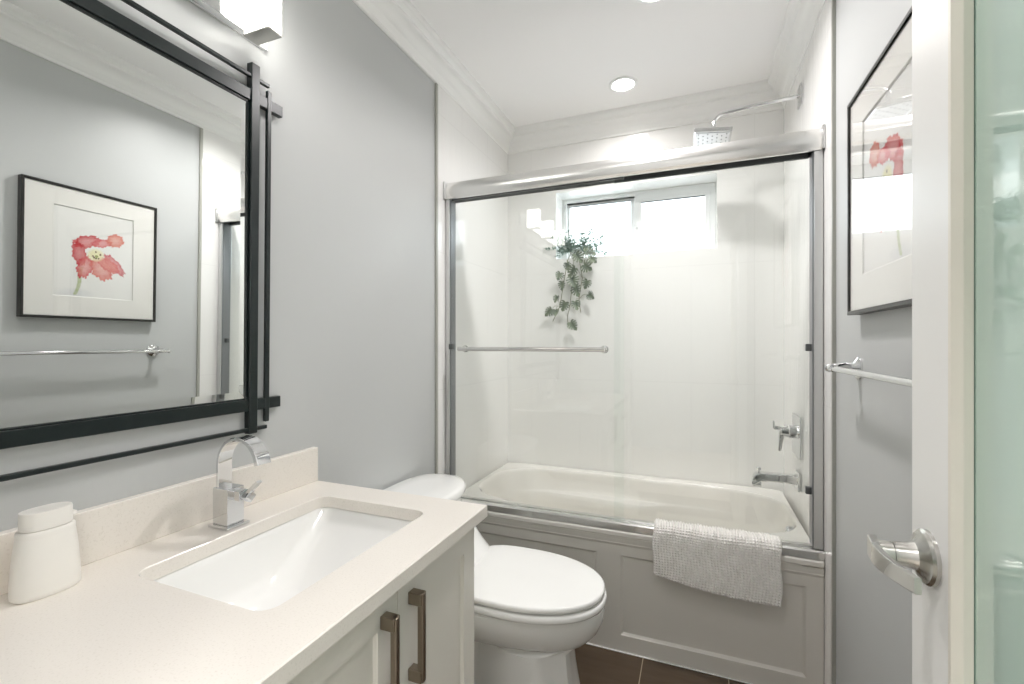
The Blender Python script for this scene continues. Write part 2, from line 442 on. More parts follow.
# overflow cover on the tap end, drain in the floor of the tub
bm = bmesh.new(); disc_stack(bm, 0, (0.376, 2.185, 0.452), [(0, 0.032), (-0.018, 0.032), (-0.026, 0.026), (-0.028, 0.010)])
finish(bm, 'overflow_cover', M_chrome, tub)
bm = bmesh.new(); disc_stack(bm, 2, (0.10, 2.28, 0.127), [(0, 0.034), (0.004, 0.034), (0.006, 0.026), (0.003, 0.010)]); finish(bm, 'drain', M_chrome, tub)
# panelled front: frame with two recessed panels
def panelled(bm, x0, x1, z0, z1, yf, rects, depth, chamf=0.008, thick=0.02):
    """front face at yf (facing -y) with recessed rects"""
    xs = sorted({x0, x1} | {r[0] for r in rects} | {r[1] for r in rects}); zs = sorted({z0, z1} | {r[2] for r in rects} | {r[3] for r in rects})
    g = {}
    def V(x, y, z):
        k = (round(x, 5), round(y, 5), round(z, 5))
        if k not in g: g[k] = bm.verts.new(k)
        return g[k]
    for i in range(len(xs) - 1):
        for k in range(len(zs) - 1):
            a, b, c, d = xs[i], xs[i + 1], zs[k], zs[k + 1]
            hit = None
            for r in rects:
                if a >= r[0] - 1e-6 and b <= r[1] + 1e-6 and c >= r[2] - 1e-6 and d <= r[3] + 1e-6: hit = r
            if hit is None:
                bm.faces.new((V(a, yf, c), V(b, yf, c), V(b, yf, d), V(a, yf, d)))
    for r in rects:
        a, b, c, d = r; q = chamf
        o = [V(a, yf, c), V(b, yf, c), V(b, yf, d), V(a, yf, d)]
        w = [V(a + q * .3, yf + depth * .4, c + q * .3), V(b - q * .3, yf + depth * .4, c + q * .3), V(b - q * .3, yf + depth * .4, d - q * .3), V(a + q * .3, yf + depth * .4, d - q * .3)]
        n_ = [V(a + q, yf + depth, c + q), V(b - q, yf + depth, c + q), V(b - q, yf + depth, d - q), V(a + q, yf + depth, d - q)]
        for p, s in ((o, w), (w, n_)):
            for i in range(4): bm.faces.new((p[i], p[(i + 1) % 4], s[(i + 1) % 4], s[i]))
        bm.faces.new(n_)
    # sides and back
    pts = [(x0, z0), (x1, z0), (x1, z1), (x0, z1)]
    be = yf + thick
    vb = [V(x, be, z) for x, z in pts]; bm.faces.new(vb[::-1])
    bnd = [e for e in bm.edges if len(e.link_faces) == 1]
    # outer walls
    for e in list(bnd):
        v1, v2 = e.verts
        if abs(v1.co.y - yf) < 1e-6 and abs(v2.co.y - yf) < 1e-6:
            a = V(v1.co.x, be, v1.co.z); b = V(v2.co.x, be, v2.co.z)
            try: bm.faces.new((v1, v2, b, a))
            except ValueError: pass
    return bm
bm = panelled(bmesh.new(), x0, x1, 0.003, 0.466, 1.874, [(-1.04, -0.375, 0.067, 0.388), (-0.278, 0.363, 0.067, 0.388)], 0.009, 0.010)
ap = finish(bm, 'front_panel', M_apron, tub, smooth=False)
bm = bmesh.new()
prof = [(1.875, 0.462), (1.866, 0.462), (1.866, 0.452), (1.869, 0.440), (1.868, 0.437), (1.8745, 0.425)]
loft(bm, [[Vector((xx, y, z)) for y, z in prof] for xx in (x0, x1)]); finish(bm, 'rail_moulding', M_apron, ap, ang=20)
ap['label'] = 'warm grey panelled tub front with two recessed panels'
bm = bmesh.new()
box(bm, x0, x1, 1.868, 1.8735, 0.0005, 0.003, 0.0005); finish(bm, 'floor_sealant_line', M_trim, ap)
# painted nosing under the track, front lip of the tub deck
bm = B(x0, x1, 1.857, 1.90, 0.467, 0.489, 0.005, 3); finish(bm, 'front_lip', M_apron, ap)

# ------------------------------------------------------------ shower door
sd = thing('shower_door', 'framed sliding clear glass door standing on the bathtub edge', 'shower door', ((XL + XR) / 2, 1.905, 0.504))
dx0, dx1 = XL + TT + .001, XR - TT - .001
# header: rounded chrome face
prof = []
for i in range(17):
    t = i / 16; prof.append((1.871 - 0.008 * math.sin(PI * t) + 0.004 * t, 1.924 + 0.064 * t))
prof = [(1.884, 1.914), (1.876, 1.915)] + prof + [(1.882, 1.991), (1.948, 1.991), (1.950, 1.914), (1.944, 1.914), (1.944, 1.975), (1.884, 1.975)]
bm = bmesh.new(); loft(bm, [[Vector((xx, y, z)) for y, z in prof] for xx in (dx0, dx1)]); finish(bm, 'header_rail', M_head, sd, smooth=False)
for xa in (dx0, dx1 - .007): finish(B(xa, xa + .007, 1.858, 1.950, 1.912, 1.9935, .002), 'end_cap', M_jamb, sd)
finish(B(dx0 + .004, dx1 - .004, 1.886, 1.943, 1.930, 1.934), 'channel_shadow_sheet', M_gasket_shadow, sd)  # dark sheet put in as the shade inside the header
# bottom track
prof = [(1.865, 0.490), (1.863, 0.493), (1.864, 0.516), (1.870, 0.521), (1.886, 0.521), (1.890, 0.512), (1.912, 0.512), (1.914, 0.518), (1.940, 0.516), (1.946, 0.510), (1.946, 0.5035), (1.868, 0.5035), (1.868, 0.490)]
bm = bmesh.new(); loft(bm, [[Vector((xx, y, z)) for y, z in prof] for xx in (dx0, dx1)]); finish(bm, 'bottom_track', M_alu, sd, ang=30)
for sx in (-1, 1):
    xa = dx0 if sx < 0 else dx1 - 0.028; wj = 0.020 if sx < 0 else 0.028
    bm = bmesh.new(); box(bm, xa, xa + wj, 1.880, 1.944, 0.522, 1.914, 0.003); j = finish(bm, 'side_jamb', M_jamb, sd)
    xg = dx0 + 0.020 if sx < 0 else dx1 - 0.031
    finish(B(xg, xg + 0.003, 1.888, 1.936, 0.524, 1.912), 'seal_strip', M_seal, j)
pL = finish(B(-1.062, -0.268, 1.895, 1.901, 0.516, 1.914, 0.0008, 1), 'glass_panel', M_glass, sd)
pR = finish(B(-0.312, 0.378, 1.922, 1.928, 0.516, 1.914, 0.0008, 1), 'glass_panel', M_glass, sd)
finish(B(-1.062, -0.268, 1.893, 1.903, 1.911, 1.929), 'header_shadow_strip', M_gasket_shadow, pL)  # dark strips painting the shadow gap beneath the header
finish(B(-0.312, 0.378, 1.920, 1.930, 1.906, 1.929), 'header_shadow_strip', M_gasket_shadow, pR)
bm = bmesh.new()
tube(bm, [(-1.005, 1.852, 1.215), (-0.338, 1.852, 1.215)], 0.0095)
for xx in (-0.995, -0.348):
    disc_stack(bm, 1, (xx, 1.848, 1.215), [(0, 0.008), (0.046, 0.008)], 16)
bar = finish(bm, 'towel_bar', M_alu, pL); bar['label'] = 'polished bar across the glass'
for xx in (-0.995, -0.348):
    bm = bmesh.new(); disc_stack(bm, 1, (xx, 1.887, 1.215), [(0, 0.012), (0.008, 0.014)], 20); disc_stack(bm, 1, (xx, 1.901, 1.215), [(0, 0.016), (0.012, 0.016), (0.016, 0.012)], 20)
    finish(bm, 'bar_bracket', M_alu, pL)
for xx, zz, yy in ((-1.058, 1.225, 1.884), (0.376, 1.226, 1.913), (0.376, 0.716, 1.913)):
    finish(B(xx - .010, xx + .010, yy - .010, yy + .008, zz - .013, zz + .013, .003), 'bumper', M_gasket_shadow, sd)

# ------------------------------------------------------------ shower fittings on the right tiled wall
XW = XR - TT
sh = thing('overhead_shower', 'square chrome rain shower head on a long arm above the glass door', 'shower', (XW, 2.247, 2.285))
finish(B(XW - 0.008, XW, 2.215, 2.279, 2.240, 2.328, .002), 'wall_flange', M_chrome, sh)
pts = [(XW - .006, 2.247, 2.285), (0.25, 2.247, 2.278), (0.130, 2.247, 2.268)]
for i in range(1, 7):
    a = i / 6 * PI / 2 * 0.95; pts.append((0.130 - 0.052 * math.sin(a), 2.247, 2.268 - 0.050 * (1 - math.cos(a))))
pts.append((0.077, 2.247, 2.205))
bm = bmesh.new(); tube(bm, pts, 0.0085); finish(bm, 'arm', M_chrome, sh)
HR = Matrix.Translation((0.077, 2.247, 2.203)) @ Matrix.Rotation(math.radians(7), 4, 'Y') @ Matrix.Translation((-0.063, -2.247, -2.222))
def tilt(bm):
    bmesh.ops.transform(bm, matrix=HR, verts=bm.verts); return bm
bm = bmesh.new(); disc_stack(bm, 2, (0.063, 2.247, 2.197), [(0, .022), (.006, .020), (.012, .013), (.024, .012), (.030, .009)], 24); finish(tilt(bm), 'swivel_joint', M_chrome, sh)
hd = finish(tilt(B(-0.014, 0.140, 2.170, 2.324, 2.178, 2.198, .003)), 'head_plate', M_chrome, sh)
finish(tilt(B(-0.006, 0.132, 2.178, 2.316, 2.1755, 2.1785)), 'spray_face', mat('spray_face_white', (0.85, 0.86, 0.86), 0.3), hd)
bm = bmesh.new()
for i in range(7):
    for k in range(7):
        if (i + k) % 2 == 0: disc_stack(bm, 2, (0.006 + i * 0.019, 2.190 + k * 0.019, 2.1735), [(0, .002), (.0025, .003)], 8)
finish(tilt(bm), 'nozzles', M_gasket_shadow, hd)

sv = thing('shower_valve', 'square chrome shower mixer plate with lever above the tub spout', 'shower valve', (XW, 2.302, 0.84))
finish(B(XW - 0.010, XW, 2.222, 2.382, 0.752, 0.930, .002), 'escutcheon', M_chrome, sv)
bm = bmesh.new(); disc_stack(bm, 0, (XW - 0.006, 2.302, 0.856), [(0, .030), (-.030, .028), (-.034, .024), (-.060, .022), (-.064, .018)], 28); finish(bm, 'hub', M_chrome, sv)
bm = bmesh.new()
loops = []
for z, w, tck in ((0.874, .013, .010), (0.856, .014, .011), (0.82, .011, .009), (0.78, .008, .007), (0.770, .007, .006)):
    xx = XW - 0.063 - (0.856 - z) * 0.10
    loops.append(rrect(xx - tck, xx + tck, 2.302 - w, 2.302 + w, 0.004, z, 3))
loft(bm, loops); box(bm, XW - .094, XW - .062, 2.294, 2.310, 0.862, 0.878, .003); box(bm, XW - .098, XW - .090, 2.292, 2.312, 0.866, 0.900, .003)
finish(bm, 'lever', M_chrome, sv)

ts = thing('tub_spout', 'chrome tub spout on the tiled wall with a small diverter knob on top', 'tub spout', (XW, 2.282, 0.65))
finish(B(XW - 0.012, XW, 2.247, 2.317, 0.610, 0.690, .003), 'wall_flange', M_chrome, ts)
bm = bmesh.new(); loops = []
for s, zc, hh in ((0.010, .655, .019), (0.06, .656, .018), (0.12, .656, .018), (0.15, .653, .020), (0.165, .646, .024), (0.175, .638, .022), (0.180, .630, .016)):
    xx = XW - s
    lp = rrect(-hh, hh, -0.022, 0.022, 0.007, 0, 3)
    loops.append([Vector((xx, 2.282 + p.y, zc + p.x)) for p in lp])
loft(bm, loops); box(bm, XW - 0.180, XW - 0.145, 2.264, 2.300, 0.612, 0.634, .005)
finish(bm, 'spout', M_chrome, ts)
bm = bmesh.new(); disc_stack(bm, 2, (XW - 0.155, 2.282, 0.672), [(0, .004), (.010, .004), (.011, .009), (.020, .010), (.022, .007)], 16); finish(bm, 'diverter_knob', M_chrome, ts)

# ------------------------------------------------------------ bath mat over the tub edge
def bath_mat():
    bm = bmesh.new()
    x0, x1 = -0.150, 0.283; nx, ny = 264, 168
    # path of the centreline in y,z ; start inside on the track, over lip, down the front
    def path(s):   # s metres from the inner edge
        if s < 0.030: return (1.9005 - s, 0.5335 + 0.004 * math.sin(s / .03 * PI), 0, 1)
        if s < 0.075:
            t = (s - 0.030) / 0.045 * PI / 2
            return (1.8705 - 0.0245 * math.sin(t), 0.5335 - 0.0245 * (1 - math.cos(t)), -math.sin(t), math.cos(t))
        return (1.846 - 0.004 * min(1, (s - .075) / .1), 0.509 - (s - 0.075), -1, 0)
    L0 = 0.075
    rows = []
    for j in range(ny + 1):
        row = []
        for i in range(nx + 1):
            u = i / nx; x = x0 + (x1 - x0) * u
            zb = 0.352 - 0.036 * math.sin(PI * (u * 0.62 + 0.02)) - 0.004 * u  # hem height
            L = L0 + 0.509 - zb
            s = L * j / ny
            y, z, nY, nZ = path(s)
            a = abs(math.sin(PI * u * 42)); b = abs(math.sin(PI * s / 0.0095 + 0.6 * math.sin(u * 9)))
            h = 0.0095 * (a ** 0.85) * (b ** 0.8)
            rnd = 0.0016 * math.sin(37 * u + 60 * s) + 0.001 * math.sin(91 * u - 140 * s)
            edge = min(1, min(u, 1 - u) * 60) * min(1, (1 - j / ny) * 30 + 0.1)
            d = (h + rnd) * edge + 0.003 * edge
            xo = x + 0.003 * math.sin(s * 40) - 0.012 * max(0, (s - L0)) * (1 - u)
            row.append(Vector((xo, y + nY * d, z + nZ * d)))
        rows.append(row)
    vs = [[bm.verts.new(p) for p in r] for r in rows]
    for j in range(ny):
        for i in range(nx): bm.faces.new((vs[j][i], vs[j][i + 1], vs[j + 1][i + 1], vs[j + 1][i]))
    # back side
    bk = []
    for j in range(0, ny + 1, 4):
        r = []
        for i in range(0, nx + 1, 4):
            u = i / nx; zb = 0.352 - 0.036 * math.sin(PI * (u * 0.62 + 0.02)) - 0.004 * u
            s = (L0 + 0.509 - zb) * j / ny; y, z, nY, nZ = path(s)
            r.append(bm.verts.new((vs[j][i].co.x, y - nY * 0.0045, z - nZ * 0.0045)))
        bk.append(r)
    J, I = len(bk), len(bk[0])
    for j in range(J - 1):
        for i in range(I - 1): bm.faces.new((bk[j][i], bk[j + 1][i], bk[j + 1][i + 1], bk[j][i + 1]))
    for i in range(I - 1):
        for jj, j in ((0, 0), (J - 1, ny)):
            bm.faces.new([bk[jj][i], bk[jj][i + 1]] + [vs[j][k] for k in range(4 * i + 4, 4 * i - 1, -1)])
    for j in range(J - 1):
        for ii, i in ((0, 0), (I - 1, nx)):
            bm.faces.new([bk[j][ii], bk[j + 1][ii]] + [vs[k][i] for k in range(4 * j + 4, 4 * j - 1, -1)])
    return tag(finish(bm, 'bath_mat', M_mat, ang=80), 'off-white woven waffle bath mat draped over the bathtub edge', 'bath mat')
bath_mat()

# ------------------------------------------------------------ toilet
TY = 1.447
tl = thing('toilet', 'white one-piece elongated toilet with closed lid between vanity and bathtub', 'toilet', (-0.70, TY, 0))
def egg(xb, xf, w, z, e=2.15, eb=3.2, n=144, yc=TY, mid=0.42):
    cx = xb + (xf - xb) * mid
    lp = []
    for j in range(n):
        t = 2 * PI * j / n; c, s = math.cos(t), math.sin(t)
        ee = e if c > 0 else eb
        px = math.copysign(abs(c) ** (2 / ee), c); py = math.copysign(abs(s) ** (2 / ee), s)
        lp.append(Vector((cx + px * ((xf - cx) if c > 0 else (cx - xb)), yc + py * w, z)))
    return lp
def facet(xb, xf, w, ch, z, n=144):
    """chamfered pedestal plan with n points"""
    poly = [(xf, -w * 0.45), (xf, w * 0.45), (xf - ch, w), (-0.555, w), (-0.665, w * .6), (xb, w * .6), (xb, -w * .6), (-0.665, -w * .6), (-0.555, -w), (xf - ch, -w)]
    lp = []; cx = xb + (xf - xb) * 0.42
    for j in range(n):
        t = 2 * PI * j / n; c, s = math.cos(t), math.sin(t); best = None
        for i in range(10):
            ax, ay = poly[i]; bx, by = poly[(i + 1) % 10]; ax -= cx; bx -= cx
            dx, dy = bx - ax, by - ay; den = c * dy - s * dx
            if abs(den) < 1e-9: continue
            k = (ax * dy - ay * dx) / den; q = (ax * s - ay * c) / den
            if k > 0 and -1e-6 <= q <= 1 + 1e-6: best = k if best is None else min(best, k)
        lp.append(Vector((cx + c * best, TY + s * best, z)))
    return lp
bm = bmesh.new()
loft(bm, [facet(-1.06, -0.335, .128, .10, 0.0), facet(-1.06, -0.335, .128, .10, 0.02), facet(-1.06, -0.352, .116, .095, 0.10), facet(-1.06, -0.366, .108, .09, 0.20),
          facet(-1.06, -0.372, .108, .09, 0.262), egg(-1.06, -0.345, .125, 0.282, 2.4), egg(-1.06, -0.312, .152, 0.302, 2.3), egg(-1.06, -0.283, .176, 0.335, 2.2), egg(-1.06, -0.268, .188, 0.37, 2.15),
          egg(-1.05, -0.264, .192, 0.395), egg(-1.05, -0.266, .191, 0.408), egg(-1.05, -0.274, .184, 0.414)])
# tank part flowing into the bowl
def tankl(xf, w, z, bow=0.03, xb=-1.082, n=72, e=4):
    lp = []; cx = (xb + xf) / 2
    for j in range(n):
        t = 2 * PI * j / n; c, s = math.cos(t), math.sin(t)
        px = math.copysign(abs(c) ** (2 / e), c); py = math.copysign(abs(s) ** (2 / e), s)
        x = cx + px * (xf - cx) - (bow * py * py if c > 0 else 0)
        lp.append(Vector((x, TY + py * w, z)))
    return lp
loft(bm, [tankl(-0.66, .150, 0.30), tankl(-0.68, .178, 0.38), tankl(-0.715, .194, 0.43), tankl(-0.695, .206, 0.458), tankl(-0.735, .216, 0.49), tankl(-0.776, .224, 0.53), tankl(-0.812, .226, 0.57), tankl(-0.838, .228, 0.62), tankl(-0.842, .231, 0.655)])
finish(bm, 'body', M_porc, tl, ang=38)
bm = bmesh.new(); loft(bm, [tankl(a_, w_, z_, e=3.0, bow=.035) for a_, w_, z_ in ((-0.828, .240, .656), (-0.816, .248, .659), (-0.812, .251, .664), (-0.812, .251, .682), (-0.820, .243, .690), (-0.835, .225, .693))] + [sup(-0.955, TY, 0.10, 0.09, .19, .19, 2.6, .6965, 72), sup(-0.955, TY, 0.06, 0.05, .12, .12, 2.4, .699, 72)])
finish(bm, 'tank_lid', M_porc, tl, ang=50)
def seatloops(xb, xf, w, z0, z1, r, dome=0.0):
    a = [egg(xb + r, xf - r, w - r, z0), egg(xb + r * .3, xf - r * .3, w - r * .3, z0 + r * .3), egg(xb, xf, w, z0 + r)]
    a += [egg(xb, xf, w, z1 - r), egg(xb + r * .3, xf - r * .3, w - r * .3, z1 - r * .3), egg(xb + r, xf - r, w - r, z1)]
    if dome: a += [egg(xb + .03, xf - .04, w - .04, z1 + dome * .6), egg(xb + .08, xf - .12, w - .11, z1 + dome)]
    return a
bm = bmesh.new(); loft(bm, seatloops(-0.775, -0.260, .197, .417, .441, .008)); finish(bm, 'seat', M_porc, tl, ang=50)
bm = bmesh.new(); loft(bm, seatloops(-0.775, -0.266, .194, .4455, .465, .007, .003)); finish(bm, 'lid', M_porc, tl, ang=50)
for a in (-0.09, 0.09): finish(B(-0.79, -0.765, TY + a - .02, TY + a + .02, .4145, .447, .005), 'hinge', M_porc, tl)

# ------------------------------------------------------------ vanity
CX1, CY0, CY1, CZ0, CZ1 = -0.503, -0.045, 1.086, 0.790, 0.820
vc = thing('vanity_cabinet', 'cream shaker vanity cabinet with long bar handles under the stone countertop', 'cabinet', (-0.81, 0.52, 0))
fx = -0.543   # carcass front, doors sit proud to -0.523
bm = bmesh.new()
box(bm, XL + .002, fx, 1.052, 1.073, 0.0, .789, .001); box(bm, XL + .002, fx, CY0, CY0 + .018, 0.0, .789, .001)
box(bm, XL + .002, fx, CY0 + .018, 1.052, 0.10, 0.118); box(bm, XL + .002, XL + .012, CY0 + .018, 1.052, 0.118, .789)
box(bm, fx - .06, fx - .045, CY0 + .018, 1.052, 0.0, 0.10); box(bm, fx - .018, fx, CY0 + .018, 1.052, 0.765, .789)
finish(bm, 'carcass', M_cab, vc)
def shaker(ya, yb_, za, zb, label=None, hy=None):
    bm = bmesh.new(); r = 0.055
    # build facing -y then rotate onto +x
    panelled(bm, ya, yb_, za, zb, 0.0, [(ya + r, yb_ - r, za + r, zb - r)], 0.008, 0.004, thick=0.019)
    for v in bm.verts:
        y, z, d = v.co.x, v.co.z, v.co.y
        v.co = Vector((-0.5225 - d, y, z))
    dr = finish(bm, 'door', M_cab, vc, smooth=False)
    if hy:
        bm = bmesh.new()
        for zc in (0.742, 0.592):
            box(bm, -0.5225, -0.4925, hy - .010, hy + .010, zc - .012, zc + .012, .0015, 1)
        box(bm, -0.5035, -0.4895, hy - .0062, hy + .0062, 0.580, 0.754, .003, 2)
        finish(bm, 'handle', M_bronze, dr)
    return dr
shaker(0.7245, 1.048, 0.11, 0.783, hy=0.767)
shaker(0.412, 0.7215, 0.11, 0.783, hy=0.681)
for za, zb in ((0.11, 0.33), (0.333, 0.555), (0.558, 0.783)):
    bm = bmesh.new(); panelled(bm, CY0 + .006, 0.409, za, zb, 0.0, [(CY0 + .056, 0.359, za + .05, zb - .05)], 0.009, 0.009, thick=0.019)
    for v in bm.verts:
        y, z, d = v.co.x, v.co.z, v.co.y; v.co = Vector((-0.5225 - d, y, z))
    dr = finish(bm, 'drawer', M_cab, vc, smooth=False)
    bm = bmesh.new()
    for yy in (0.12, 0.25): box(bm, -0.5225, -0.4925, yy - .01, yy + .01, (za + zb) / 2 - .01, (za + zb) / 2 + .01, .0015, 1)
    box(bm, -0.5035, -0.4895, 0.10, 0.27, (za + zb) / 2 - .006, (za + zb) / 2 + .006, .003, 2); finish(bm, 'handle', M_bronze, dr)
# countertop with sink cut-out
SX0, SX1, SY0, SY1 = -0.957, -0.622, 0.520, 0.985
ct = thing('countertop', 'speckled beige stone countertop with a sink cut-out on the vanity', 'countertop', (-0.8, 0.52, CZ0))
def ins(d, z): return rrect(SX0 - d, SX1 + d, SY0 - d, SY1 + d, 0.030 + d, z, 8)
def outr(d, z): return plan_to_rect(ins(0, z), XL + .001 + d, CX1 - d, CY0 + d, CY1 - d, z)
bm = bmesh.new()
loft(bm, [outr(0, CZ0), outr(0, CZ1 - .0025), outr(.0025, CZ1), ins(.0015, CZ1), ins(0, CZ1 - .0015), ins(0, CZ0)], ring=True)
finish(bm, 'slab', M_quartz, ct, ang=40)
finish(B(XL + .001, XL + .021, CY0, CY1, CZ1, 0.922, .0015, 1), 'backsplash', M_quartz, ct)
# undermount sink
sk = thing('sink', 'white rectangular undermount sink set below the countertop', 'sink', (-0.79, 0.75, 0.62))
bm = bmesh.new()
def sl(x0, x1, y0, y1, r, z): return rrect(x0, x1, y0, y1, r, z, 8)
loops = [sl(SX0 - .022, SX1 + .022, SY0 - .022, SY1 + .022, .05, CZ0 - .014), sl(SX0 - .022, SX1 + .022, SY0 - .022, SY1 + .022, .05, CZ0 - .0005),
         sl(SX0 - .004, SX1 + .004, SY0 - .004, SY1 + .004, .04, CZ0 - .0005), sl(SX0, SX1, SY0, SY1, .038, CZ0 - .004),
         sl(SX0 + .004, SX1 - .004, SY0 + .012, SY1 - .014, .038, CZ0 - .018), sl(SX0 + .010, SX1 - .010, SY0 + .040, SY1 - .055, .042, CZ0 - .050),
         sl(SX0 + .018, SX1 - .018, SY0 + .085, SY1 - .110, .050, CZ0 - .088), sl(SX0 + .032, SX1 - .034, SY0 + .130, SY1 - .150, .055, CZ0 - .112),
         sl(SX0 + .060, SX1 - .060, SY0 + .165, SY1 - .18, .045, CZ0 - .122), sl(SX0 + .12, SX1 - .12, SY0 + .20, SY1 - .20, .02, CZ0 - .126)]
loft(bm, loops, cap0=False); o_ = [sl(SX0 + .06, SX1 - .06, SY0 + .15, SY1 - .17, .05, CZ0 - .140), sl(SX0 + .005, SX1 - .005, SY0 + .06, SY1 - .08, .05, CZ0 - .11), sl(SX0 - .010, SX1 + .010, SY0 - .010, SY1 + .010, .05, CZ0 - .04), loops[0]]
loft(bm, o_, cap1=False); finish(bm, 'basin', M_porc, sk, ang=50)
bm = bmesh.new(); disc_stack(bm, 2, (-0.79, 0.75, CZ0 - .1265), [(0, .022), (.003, .022), (.004, .017), (.002, .005)], 24); finish(bm, 'drain', M_chrome, sk)

# ------------------------------------------------------------ faucet
FX, FY = -1.004, 0.742
fc = thing('faucet', 'chrome square faucet with arched ribbon spout behind the sink', 'faucet', (FX, FY, CZ1))
finish(B(FX - .030, FX + .034, FY - .028, FY + .028, CZ1, CZ1 + .007, .0015), 'base_plate', M_chrome, fc)
finish(B(FX - .024, FX + .024, FY - .021, FY + .021, CZ1 + .007, CZ1 + .090, .0015), 'body', M_chrome, fc)
bm = bmesh.new(); w = .0175; th = .0085
path = [(FX - .014, CZ1 + .088)]; zc = CZ1 + .143; R = .062
path.append((FX - .014, zc - .02))
for i in range(17):
    a = PI - i / 16 * math.radians(172); path.append((FX - .014 + R + R * math.cos(a), zc + R * math.sin(a)))
loops = []
for i, (px, pz) in enumerate(path):
    q0 = path[max(i - 1, 0)]; q1 = path[min(i + 1, len(path) - 1)]
    dx, dz = q1[0] - q0[0], q1[1] - q0[1]; L = math.hypot(dx, dz); nx_, nz_ = -dz / L, dx / L
    k = th / 2 * (1 + 0.6 * max(0, (i - 12)) / 6)
    c_ = .0015
    loops.append([Vector((px + nx_ * a, FY + b, pz + nz_ * a)) for a, b in ((k, -w + c_), (k - c_, -w), (-k + c_, -w), (-k, -w + c_), (-k, w - c_), (-k + c_, w), (k - c_, w), (k, w - c_))])
loft(bm, loops); finish(bm, 'spout', M_chrome, fc, ang=40)
bm = bmesh.new(); box(bm, FX + .022, FX + .050, FY - .012, FY + .012, CZ1 + .064, CZ1 + .086, .0015)
loops = []
for hx, t_ in ((FX + .050, .010), (FX + .056, .014), (FX + .072, .014), (FX + .076, .010)):
    loops.append([Vector((hx - .25 * b * t_ * 0, FY + a * t_, CZ1 + .076 + b * t_)) for a, b in ((0, -1), (1, 0), (0, 1), (-1, 0))])
loft(bm, loops); finish(bm, 'handle_stem', M_chrome, fc)
bm = bmesh.new(); loops = []
for (hx, hz), t_ in (((FX + .064, CZ1 + .080), .004), ((FX + .078, CZ1 + .094), .004), ((FX + .098, CZ1 + .112), .003)):
    loops.append([Vector((hx - .7 * a * t_, FY + b, hz + .7 * a * t_)) for a, b in ((1, -.006), (-1, -.006), (-1, .006), (1, .006))])
loft(bm, loops); finish(bm, 'lever', M_chrome, fc)

# ------------------------------------------------------------ soap dispenser
sx, sy = -1.026, 0.430
sp_ = thing('soap_dispenser', 'white oval plastic soap dispenser on the countertop near the mirror', 'soap dispenser', (sx, sy, CZ1))
def ov(hx, hy, z, dy=0): return sup(sx, sy + dy, hx, hx, hy, hy, 2.4, z, 56)
bm = bmesh.new()
loft(bm, [ov(.027, .041, CZ1), ov(.0300, .0440, CZ1 + .003), ov(.0305, .0445, CZ1 + .008), ov(.0300, .0440, CZ1 + .03), ov(.0285, .0415, CZ1 + .065), ov(.0262, .0378, CZ1 + .098), ov(.0258, .0372, CZ1 + .100), ov(.0262, .0376, CZ1 + .103), ov(.0258, .0370, CZ1 + .1085), ov(.0245, .0350, CZ1 + .1105)])
finish(bm, 'bottle', M_plastic, sp_, ang=40)
bm = bmesh.new()
loft(bm, [ov(.0228, .0330, CZ1 + .1115), ov(.0232, .0336, CZ1 + .1125), ov(.0230, .0335, CZ1 + .118), ov(.0230, .0335, CZ1 + .138), ov(.0224, .0328, CZ1 + .141), ov(.021, .031, CZ1 + .1415)])
pc = finish(bm, 'pump_cap', M_plastic, sp_, ang=40)
bm = bmesh.new(); box(bm, sx - .008, sx + .008, sy + .028, sy + .0395, CZ1 + .119, CZ1 + .126, .002); finish(bm, 'nozzle', M_plastic, pc)

# ------------------------------------------------------------ mirror
mr = thing('wall_mirror', 'large wall mirror with a black frame of crossing bars above the vanity', 'mirror', (XL + .004, 0.465, 1.005))
mr.rotation_euler = (0, math.radians(0.6), math.radians(0.5))
my0, my1 = 0.082, 0.850; mz0, mz1 = 1.098, 1.868
# slab of glass with bevelled border
bm = bmesh.new(); g = 0.018
def yz(d, x): return [Vector((x, my0 + d, mz0 + d)), Vector((x, my1 - d, mz0 + d)), Vector((x, my1 - d, mz1 - d)), Vector((x, my0 + d, mz1 - d))]
loft(bm, [yz(-.004, -1.092), yz(-.004, -1.0865), yz(g, -1.0852)])
finish(bm, 'mirror_glass', M_mirror, mr, smooth=False)
finish(B(-1.095, -1.0922, my0 - .01, my1 + .01, mz0 - .01, mz1 + .01), 'backing', M_black, mr)
def bar_(x1_, ya, yb_, za, zb, nm='frame_bar', x0_=-1.0945): return finish(B(x0_, x1_, ya, yb_, za, zb, .0015, 1), nm, M_black, mr)
for za, zb in ((1.064, 1.094), (1.874, 1.904)):
    b_ = bar_(-1.0785, -0.015, 0.955, za, zb)
    if za < 1.5: finish(B(-1.092, -1.083, my0, my1, zb, zb + .004, .001, 1), 'inner_lip', M_black, b_)
    else: finish(B(-1.092, -1.083, my0, my1, za - .005, za, .001, 1), 'inner_lip', M_black, b_)
for ya, yb_ in ((0.854, 0.879), (0.053, 0.078)):
    b_ = bar_(-1.0750, ya, yb_, 1.004, 1.974)
    if ya > .5: finish(B(-1.092, -1.083, ya - .005, ya, 1.100, 1.868, .001, 1), 'inner_lip', M_black, b_)
    else: finish(B(-1.092, -1.083, yb_, yb_ + .005, 1.100, 1.868, .001, 1), 'inner_lip', M_black, b_)
for z in (1.010, 1.934): bar_(-1.077, 0.020, 0.911, z, z + .010, 'thin_outer_bar', -1.087)
for y in (0.904, 0.016): bar_(-1.077, y, y + .013, 1.029, 1.925, 'thin_outer_bar', -1.087)

